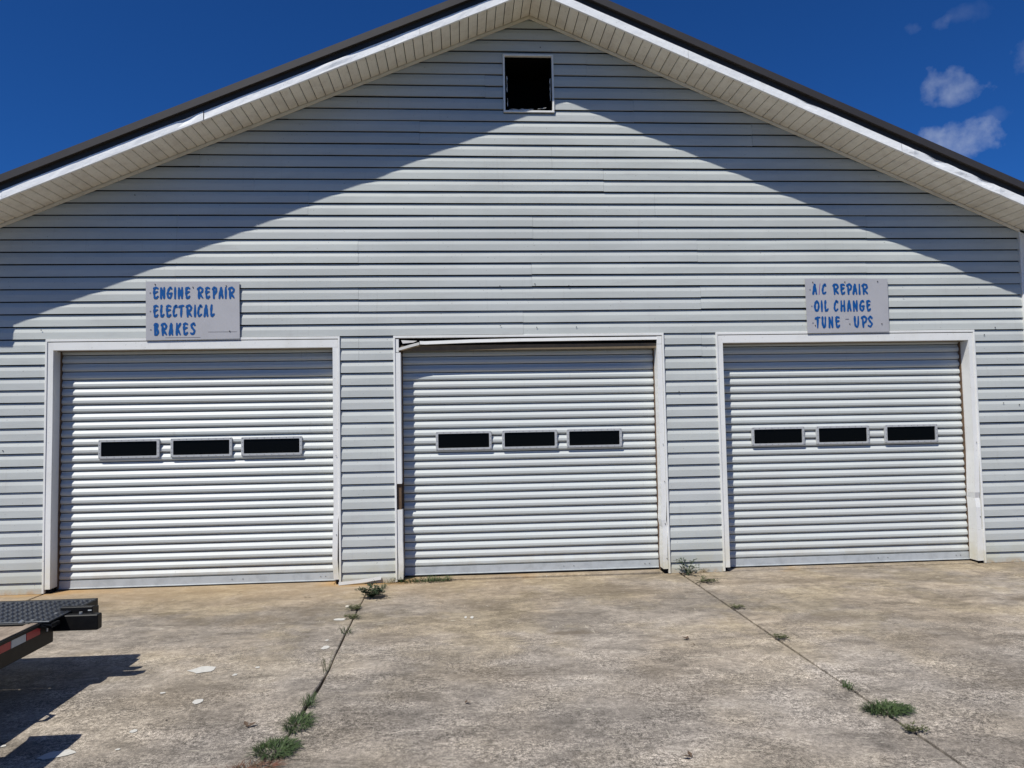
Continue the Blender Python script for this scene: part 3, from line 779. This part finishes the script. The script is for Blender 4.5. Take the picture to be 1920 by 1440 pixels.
def make_sign(name, label, corners, rows, bullets, nails, px, extra):
    (tl, tr, br, bl_) = corners
    root = empty(name, (tl[0], -.036, bl_[1])); tag(root, label, 'sign', 'painted service signs on the wall')
    ox, oz = tl[0], bl_[1]
    th = .006
    nx = 12; vs = []
    for k in range(nx+1):
        t = k/nx
        for (top, bot) in ((tl, bl_),):
            xt = tl[0]+(tr[0]-tl[0])*t; zt_ = tl[1]+(tr[1]-tl[1])*t; xb = bl_[0]+(br[0]-bl_[0])*t; zb_ = bl_[1]+(br[1]-bl_[1])*t
            wv = .0
            vs += [(xt-ox, wv, zt_-oz), (xb-ox, wv, zb_-oz), (xb-ox, wv+th, zb_-oz), (xt-ox, wv+th, zt_-oz)]
    fs = []
    for k in range(nx):
        for j in range(4): fs.append((4*k+j, 4*k+(j+1) % 4, 4*k+4+(j+1) % 4, 4*k+4+j))
    fs += [(3, 2, 1, 0), tuple(4*nx+j for j in range(4))]
    mm = MB(); mm.add(vs, fs); mm.build('board', MT['sign'], root)
    # px = (x0,x1,y0,y1) extents of the board in the measuring sheet
    def cv(u, v):
        fx = (u-px[0])/(px[1]-px[0]); fz = (v-px[2])/(px[3]-px[2])
        xt = tl[0]+(tr[0]-tl[0])*fx; xb = bl_[0]+(br[0]-bl_[0])*fx
        zt_ = tl[1]+(tr[1]-tl[1])*fx; zb_ = bl_[1]+(br[1]-bl_[1])*fx
        return xt+(xb-xt)*fz-ox, zt_+(zb_-zt_)*fz-oz
    sd = 1
    for (y0, y1, letters) in rows:
        for (ch, u0, u1) in letters:
            xa, za = cv(u0, y1); xb, zb_ = cv(u1, y0)
            thin = ch in '/-'
            letter(ch, xa+.008*(not thin), xb-.008*(not thin), (za if ch != '-' else zb_-.035), zb_ if ch != '-' else zb_-.020, root, .0218 if not thin else .008, sd, 'blue' if not thin else ('purple' if ch == '/' else 'bullet')); sd += 1
    for (u, v) in bullets:
        x, z = cv(u, v); m = MB(); m.tube([(x, -.0006, z), (x, -.0016, z)], .0085, 8); m.build('bullet_dot', MT['bullet'], root)
    for (u, v) in nails:
        x, z = cv(u, v); m = MB(); m.tube([(x, .004, z), (x, -.007, z)], .0055, 7); m.build('screw', MT['screw'], root)
    for (u0, v0, u1, v1) in extra:
        x0, z0_ = cv(u0, v0); x1, z1_ = cv(u1, v1)
        m = MB(); m.box(x0, x1, -.0012, -.0002, z0_-.001, z0_+.0015); m.build('scratch', MT['screw'], root)
    return root
make_sign('painted_sign', 'faded grey board lettered ENGINE REPAIR, ELECTRICAL, BRAKES in blue over the left door',
    ((-3.180, 3.105), (-2.252, 3.098), (-2.246, 2.512), (-3.174, 2.503)),
    [(238, 442, [('E', 190, 305), ('N', 315, 420), ('G', 435, 555), ('I', 570, 615), ('N', 635, 740), ('E', 765, 870), ('R', 980, 1105), ('E', 1125, 1228), ('P', 1250, 1348), ('A', 1365, 1468), ('I', 1480, 1525), ('R', 1540, 1670)]),
     (565, 778, [('E', 195, 300), ('L', 315, 408), ('E', 420, 530), ('C', 540, 640), ('T', 645, 758), ('R', 775, 900), ('I', 925, 968), ('C', 980, 1085), ('A', 1095, 1192), ('L', 1212, 1308)]),
     (895, 1108, [('B', 203, 302), ('R', 328, 452), ('A', 470, 562), ('K', 588, 702), ('E', 722, 828), ('S', 848, 962)])],
    [(148, 340), (150, 675), (155, 1008)], [(235, 182), (913, 235), (1512, 208), (1568, 1055)], (68, 1748, 130, 1198), [(415, 1156, 1040, 1156), (1180, 1065, 1700, 1065)])
make_sign('painted_sign', 'faded board lettered A/C REPAIR, OIL CHANGE, TUNE - UPS over the right door',
    ((3.716, 3.098), (4.640, 3.090), (4.634, 2.512), (3.722, 2.506)),
    [(228, 438, [('A', 252, 362), ('/', 388, 424), ('C', 443, 552), ('R', 663, 798), ('E', 818, 926), ('P', 943, 1062), ('A', 1063, 1172), ('I', 1190, 1235), ('R', 1250, 1388)]),
     (572, 790, [('O', 273, 398), ('I', 412, 458), ('L', 478, 577), ('C', 668, 778), ('H', 803, 917), ('A', 938, 1038), ('N', 1058, 1168), ('G', 1188, 1312), ('E', 1333, 1432)]),
     (905, 1128, [('T', 278, 398), ('U', 413, 518), ('N', 548, 658), ('E', 688, 793), ('-', 905, 970), ('U', 1068, 1188), ('P', 1213, 1342), ('S', 1343, 1462)])],
    [(215, 345), (235, 685), (242, 1030)], [(275, 190), (920, 182), (1585, 170), (285, 1078), (985, 1056), (1640, 1065)], (125, 1790, 115, 1235), [])

# ------------------------------------------------------------------ trailer parked at the lower left
tr = tag(empty('flatbed_trailer', (-3.6, -3.0, 0)), 'black flatbed trailer with tread plate tail and wood deck, parked left', 'trailer')
def T(name, mat, *a, bevel=.003):
    a = (a[0]+3.6, a[1]+3.6, a[2]+3.0, a[3]+3.0, a[4], a[5]); return box_obj(name, mat, tr, *a, bevel=bevel)
TX = -2.56
# tail plate with raised treads
T('tail_plate', MT['tread'], -4.62, -2.505, -3.0, -2.43, .445, .455, bevel=.002)
tm = MB(); k = 0
y = -2.985
while y < -2.44:
    x = -2.515-(.015 if k % 2 else 0)
    while x > -4.6:
        s_ = 1 if (k+int(round(x/.03))) % 2 else -1
        dx, dy = .0105, .0105*s_
        c = Vector((x+3.6, y+3.0, .455)); d = Vector((dx, dy, 0)); e = Vector((-dy, dx, 0))*.28
        tm.add([c-d, c+e, c+d, c-e, c+Vector((0, 0, .0035))-d*.3, c+Vector((0, 0, .0035))+d*.3], [(0, 5, 4)[::1], (0, 3, 5, 4), (3, 2, 5), (2, 1, 4, 5), (1, 0, 4)])
        x -= .030
    y += .026; k += 1
tm.build('raised_treads', MT['tread'], tr)['kind'] = 'stuff'
T('plate_edge', MT['tblack'], -4.62, -2.50, -2.428, -2.405, .405, .457)
T('plate_side', MT['tblack'], -2.503, -2.490, -2.62, -2.43, .405, .4545)
T('plate_frame', MT['tblack'], -4.5, -2.62, -2.95, -2.50, .33, .444)
T('hinge_bar', MT['tblack'], -4.60, -2.60, -3.045, -3.006, .425, .456)
hb = MB()
for x in (-2.66, -3.1, -3.6): hb.tube([(x+3.6, -.03, .45), (x+3.6, .0, .458)], .012, 8)
hb.build('hinge_knuckle', MT['bolt'], tr)
# side rail and frame
T('rub_rail', MT['deck'], TX-.055, TX, -8.2, -3.02, .446, .452, bevel=.001)
T('side_frame', MT['tblack'], TX-.05, TX-.004, -8.2, -2.84, .29, .445)
T('side_frame', MT['tblack'], -4.62, -4.57, -8.2, -2.84, .29, .445)
T('rail_lip', MT['tblack'], TX-.004, TX+.012, -8.2, -2.86, .425, .4455)
for k, ya in enumerate((-3.115, -3.262, -3.409, -3.556, -3.703, -4.4, -4.547, -4.694)):
    T('reflector_strip', MT['tapered'] if k % 2 == 0 else MT['tapew'], TX-.003, TX+.0005, ya+.12-.140, ya+.12, .378, .434, bevel=0)
# deck boards
for k in range(11):
    x0 = -4.56+k*.1785
    T('deck_board', MT['deck'], x0+.004, x0+.1745, -8.15, -3.052, .40, .444+.0015*math.sin(k*2.1), bevel=.004)
for y in (-3.3, -4.1, -4.9, -5.7, -6.5, -7.3, -8.1):
    T('cross_member', MT['tblack'], -4.565, TX-.055, y-.03, y+.03, .30, .398)
# tail light box sticking out at the corner
T('light_box', MT['tblack'], -2.575, -2.300, -2.835, -2.775, .350, .446, bevel=.006)
T('upper_bracket', MT['tblack'], -2.575, -2.375, -2.745, -2.700, .400, .476, bevel=.003)
T('outrigger', MT['tblack'], -2.53, -2.45, -2.775, -2.50, .36, .43, bevel=.003)
T('marker_lamp', MT['tapew'], -2.402, -2.380, -2.7475, -2.7452, .450, .457, bevel=0)
T('tail_lamp', MT['tapered'], -2.47, -2.36, -2.7745, -2.768, .37, .43, bevel=.002)
bb = MB()
for (x, y) in ((-2.565, -2.81), (-2.42, -2.80), (-2.62, -2.97)): bb.tube([(x+3.6, y+3, .446), (x+3.6, y+3, .458)], .010, 8)
bb.tube([(TX+.004+3.6, -2.96+3, .44), (TX+.022+3.6, -2.96+3, .435), (TX+.022+3.6, -2.96+3, .385)], .006, 6)
bb.build('pin_bolt', MT['bolt'], tr)
# stake loops on the side (their shadows nick the shadow edge)
for y in (-2.95, -3.55, -4.3, -5.1, -6.0):
    m = MB()
    m.tube([(TX+.0+3.6, y-.06+3, .43), (TX+.055+3.6, y-.035+3, .425), (TX+.06+3.6, y+.035+3, .425), (TX+3.6, y+.06+3, .43)], .016, 6)
    m.build('tie_loop', MT['tblack'], tr)
# fender, wheels, axle
for side, fx0, fx1 in ((1, TX+.012, -2.285), (-1, -4.88, -4.632)):
    m = MB(); pts = [(-5.75, .42), (-5.70, .60), (-5.52, .66), (-4.12, .665), (-3.96, .655), (-3.90, .62)]
    prof = pts+[(y, z-.012) for y, z in pts[::-1]]
    m.prism(prof, fx0, fx1, lambda t, p: (t+3.6, p[0]+3.0, p[1])); m.build('fender', MT['tblack'], tr)
    for yc in (-4.38, -5.22):
        w_ = MB(); xc = (fx0+fx1)/2
        R_ = [.20, .315, .34, .34, .315, .20]; X_ = [-.10, -.10, -.075, .075, .10, .10]; n = 28; vs = []
        for rr_, xx in zip(R_, X_):
            for k in range(n):
                an = 2*math.pi*k/n; vs.append((xc+xx+3.6, yc+3+rr_*math.cos(an), .34+rr_*math.sin(an)))
        fs = [(j*n+k, j*n+(k+1) % n, (j+1)*n+(k+1) % n, (j+1)*n+k) for j in range(5) for k in range(n)]
        w_.add(vs, fs); wh = w_.build('wheel', MT['rubber'], tr, smooth=False)
        r_ = MB(); r_.tube([(xc-.07+3.6, yc+3, .34), (xc+.07+3.6, yc+3, .34)], .20, 24); r_.tube([(xc-.10+3.6, yc+3, .34), (xc+.10+3.6, yc+3, .34)], .05, 12)
        r_.build('rim', MT['steel'], wh)
m = MB()
for yc in (-4.38, -5.22): m.tube([(-4.8+3.6, yc+3, .34), (-2.4+3.6, yc+3, .34)], .035, 8)
m.build('axle', MT['tblack'], tr)
m = MB(); m.tube([(-.9, -5.2, .36), (0, -6.6, .38), (.9, -5.2, .36)], .05, 6); m.tube([(0, -6.6, .38), (0, -7.0, .40)], .06, 6); m.tube([(0.0, -6.5, .4), (0, -6.5, .0)], .03, 6); m.build('tongue', MT['tblack'], tr)

# ------------------------------------------------------------------ weeds in the joints
def blade(m, base, dirv, length, lift, width, droop, seg=4):
    d = Vector((dirv[0], dirv[1], 0)).normalized(); s = Vector((-d.y, d.x, 0)); b = Vector(base); vs = []
    for k in range(seg+1):
        t = k/seg
        p = b+d*length*t*(1-.12*t)+Vector((0, 0, lift*math.sin(min(1, t*1.05)*math.pi*droop)))
        p.z = max(p.z, .004+.002*k)
        wv = width*(1-t**1.6)*.5+.0003
        vs += [p-s*wv, p+s*wv+Vector((0, 0, wv*.5))]
    m.add(vs, [(2*k, 2*k+1, 2*k+3, 2*k+2) for k in range(seg)])
def leaf(m, p, d, L, Wd, up=.4):
    d = Vector(d).normalized(); s = d.cross(Vector((0, 0, 1)))
    if s.length < .01: s = Vector((1, 0, 0))
    s.normalize(); nrm = s.cross(d)
    a = p; b = p+d*L*.5+s*Wd*.5+nrm*Wd*.1; c = p+d*L; e = p+d*L*.5-s*Wd*.5+nrm*Wd*.1; f = p+d*L*.55
    m.add([a, b, c, e, f], [(0, 1, 4), (1, 2, 4), (2, 3, 4), (3, 0, 4)])
def tuft(name, label, cx, cy, rx, ry, n, length, lift, width, mat, seed, cat='weed', flat=False, rot=0.):
    r = random.Random(seed); m = MB()
    for i in range(n):
        an = r.uniform(0, 2*math.pi); q = math.sqrt(r.random())
        dx, dy = rx*q*math.cos(an), ry*q*math.sin(an)
        bx, by = dx*math.cos(rot)-dy*math.sin(rot), dx*math.sin(rot)+dy*math.cos(rot)
        da = math.atan2(by, bx)+r.gauss(0, .9)
        blade(m, (bx, by, .0), (math.cos(da), math.sin(da)), length*r.uniform(.4, 1.15), lift*r.uniform(.4, 1.2), width*r.uniform(.7, 1.3), r.uniform(.55, .95))
    o = mesh_obj(name, m.v, m.f, MT[mat]); o.location = (cx, cy, 0)
    return tag(o, label, cat, 'weeds growing in the concrete joints')
def leafy(name, label, cx, cy, stems, length, lift, leafL, mat, seed, dirs=None):
    r = random.Random(seed); m = MB()
    for i in range(stems):
        an = r.uniform(0, 2*math.pi) if dirs is None else r.gauss(dirs[0], dirs[1])
        L = length*r.uniform(.5, 1.1); hh = lift*r.uniform(.3, 1.1)
        pts = []
        for k in range(7):
            t = k/6; wob = .012*math.sin(k*1.7+i)
            pts.append(Vector((math.cos(an)*L*t+wob, math.sin(an)*L*t+wob, .006+hh*math.sin(t*1.8))))
        m.tube(pts, [.0022*(1-.1*k) for k in range(7)], 4)
        for k in range(1, 7):
            for s_ in range(4):
                a2 = an+r.uniform(-1.7, 1.7)
                leaf(m, pts[k]+Vector((r.uniform(-.006, .006), r.uniform(-.006, .006), 0)), (math.cos(a2), math.sin(a2), r.uniform(-.1, .7)), leafL*r.uniform(.6, 1.3), leafL*.45)
    o = mesh_obj(name, m.v, m.f, MT[mat]); o.location = (cx, cy, 0)
    return tag(o, label, 'weed', 'weeds growing in the concrete joints')
def gp(u, v): p = ground_pt(u, v); return p.x, p.y
x, y = -.93, -3.80
tuft('grass_tuft', 'widest green crabgrass clump at the near end of the left joint', -.945, -3.90, .095, .095, 480, .078, .024, .0034, 'grass', 1, 'grass tuft')
tuft('grass_tuft', 'green grass clump just behind the widest crabgrass clump on the left joint', -.905, -3.58, .06, .12, 320, .075, .026, .0032, 'grass', 2, 'grass tuft')
tuft('dead_grass', 'reddish dead grass runners in front of the left crabgrass clump', -1.03, -4.10, .14, .045, 170, .10, .012, .0034, 'deadgrass', 3, 'grass tuft', rot=.3)
tuft('grass_tuft', 'thin sprig where the dark gap of the left joint ends behind the clumps', -.905, -3.30, .03, .06, 60, .07, .05, .003, 'grass', 4, 'grass tuft')
tuft('grass_tuft', 'wiry pale sprig at the middle of the left joint', *gp(612, 1262), .02, .05, 16, .12, .10, .0022, 'olive', 5, 'grass tuft')
leafy('leafy_weed', 'dark broad-leaved weed on the left joint near the pier', -.86, -.66, 34, .125, .09, .030, 'weed', 6)
leafy('leafy_weed', 'olive creeping weed just below the dark broad-leaved one', -.925, -1.10, 14, .09, .025, .016, 'olive', 7)
leafy('leafy_weed', 'small olive weed patch further down the left joint', -.93, -1.40, 10, .07, .025, .015, 'olive', 8)
tuft('grass_tuft', 'thin spidery grass sprig left of the left joint', *gp(648, 1188), .04, .03, 34, .09, .06, .0026, 'grass', 9, 'grass tuft')
tuft('grass_strand', 'bare dark runner between the pier foot and the broad-leaved weed', -.80, -.30, .03, .08, 30, .10, .05, .003, 'weed', 10, 'grass tuft')
tuft('grass_strip', 'low green grass along the threshold beside the middle door', -.40, -.05, .26, .045, 280, .10, .05, .0036, 'grass', 12, 'grass tuft', rot=.05)
tuft('grass_tuft', 'thin brown-green blades in front of the left pier', -.80, -.06, .12, .02, 30, .13, .05, .003, 'olive', 13, 'grass tuft')
leafy('leafy_weed', 'grey-green upright weed against the pier beside the right door', 2.30, -.14, 16, .16, .15, .024, 'weed', 14, dirs=(1.6, 1.4))
leafy('leafy_weed', 'olive weed creeping along the head of the right joint', 2.335, -.46, 18, .16, .025, .018, 'olive', 15, dirs=(-.6, 1.2))
tuft('grass_tuft', 'small tuft at the foot of the right-hand pier', *gp(1322, 1073), .05, .02, 40, .05, .04, .003, 'olive', 16, 'grass tuft')
leafy('leafy_weed', 'first small creeping weed along the right joint from the wall', *gp(1380, 1141), 10, .065, .02, .014, 'olive', 17)
leafy('leafy_weed', 'second small creeping weed along the right joint from the wall', *gp(1464, 1198), 11, .07, .02, .014, 'olive', 18)
tuft('grass_tuft', 'light green sprig just before the dense tuft on the right joint', *gp(1590, 1292), .025, .045, 50, .06, .035, .0032, 'grass', 19, 'grass tuft')
tuft('grass_tuft', 'dense dark green grass tuft on the right joint', *gp(1662, 1334), .105, .062, 560, .09, .030, .0038, 'grass', 20, 'grass tuft')
leafy('leafy_weed', 'nearest small olive weed on the right joint, past the dense tuft', *gp(1712, 1372), 12, .06, .02, .014, 'olive', 21)

# dry leaves and pebbles lying about
def dry_leaf(u, v, L, label, seed):
    p = ground_pt(u, v); r = random.Random(seed); m = MB()
    for i in range(2): leaf(m, Vector((r.uniform(-.01, .01), r.uniform(-.01, .01), .006+.003*i)), (math.cos(seed+i*1.4), math.sin(seed+i*1.4), .25), L, L*.45)
    o = mesh_obj('dry_leaf', m.v, m.f, MT['leafdry']); o.location = (p.x, p.y, 0)
    tag(o, label, 'leaf', 'dry leaves on the concrete')
dry_leaf(1289, 1201, .055, 'curled dark leaf on the middle slab left of the right joint', 1)
dry_leaf(1302, 1212, .03, 'tiny dark leaf scrap beside the curled leaf on the middle slab', 2)
dry_leaf(1377, 1162, .03, 'small dark leaf scrap below the first weed of the right joint', 3)
dry_leaf(577, 1119, .05, 'brown leaf in front of the left door near the pier', 4)
dry_leaf(444, 1114, .04, 'brown leaf scrap in front of the middle of the left door', 5)
dry_leaf(872, 1321, .035, 'dark leaf scrap on the middle slab right of the left joint', 6)
dry_leaf(464, 1365, .06, 'brown leaf scraps left of the crabgrass clumps', 7)
dry_leaf(1301, 1424, .05, 'dark twig-like leaf near the bottom of the middle slab', 8)
def pebble(u, v, r_, label, seed, mat='stone'):
    p = ground_pt(u, v); bm = bmesh.new(); bmesh.ops.create_icosphere(bm, subdivisions=2, radius=r_)
    for q in bm.verts:
        q.co *= 1+.25*noise.noise(q.co*40+Vector((seed, 0, 0))); q.co.z *= .55
    me = bpy.data.meshes.new('pebble'); bm.to_mesh(me); bm.free(); me.materials.append(MT[mat])
    o = bpy.data.objects.new('pebble', me); col.objects.link(o); o.location = (p.x, p.y, r_*.4); tag(o, label, 'pebble', 'pebbles on the concrete')
pebble(652, 1139, .022, 'flat tan pebble left of the broad-leaved weed', 1)
pebble(312, 1351, .006, 'tiny dark pebble right of the trailer shadow', 2, 'screw')
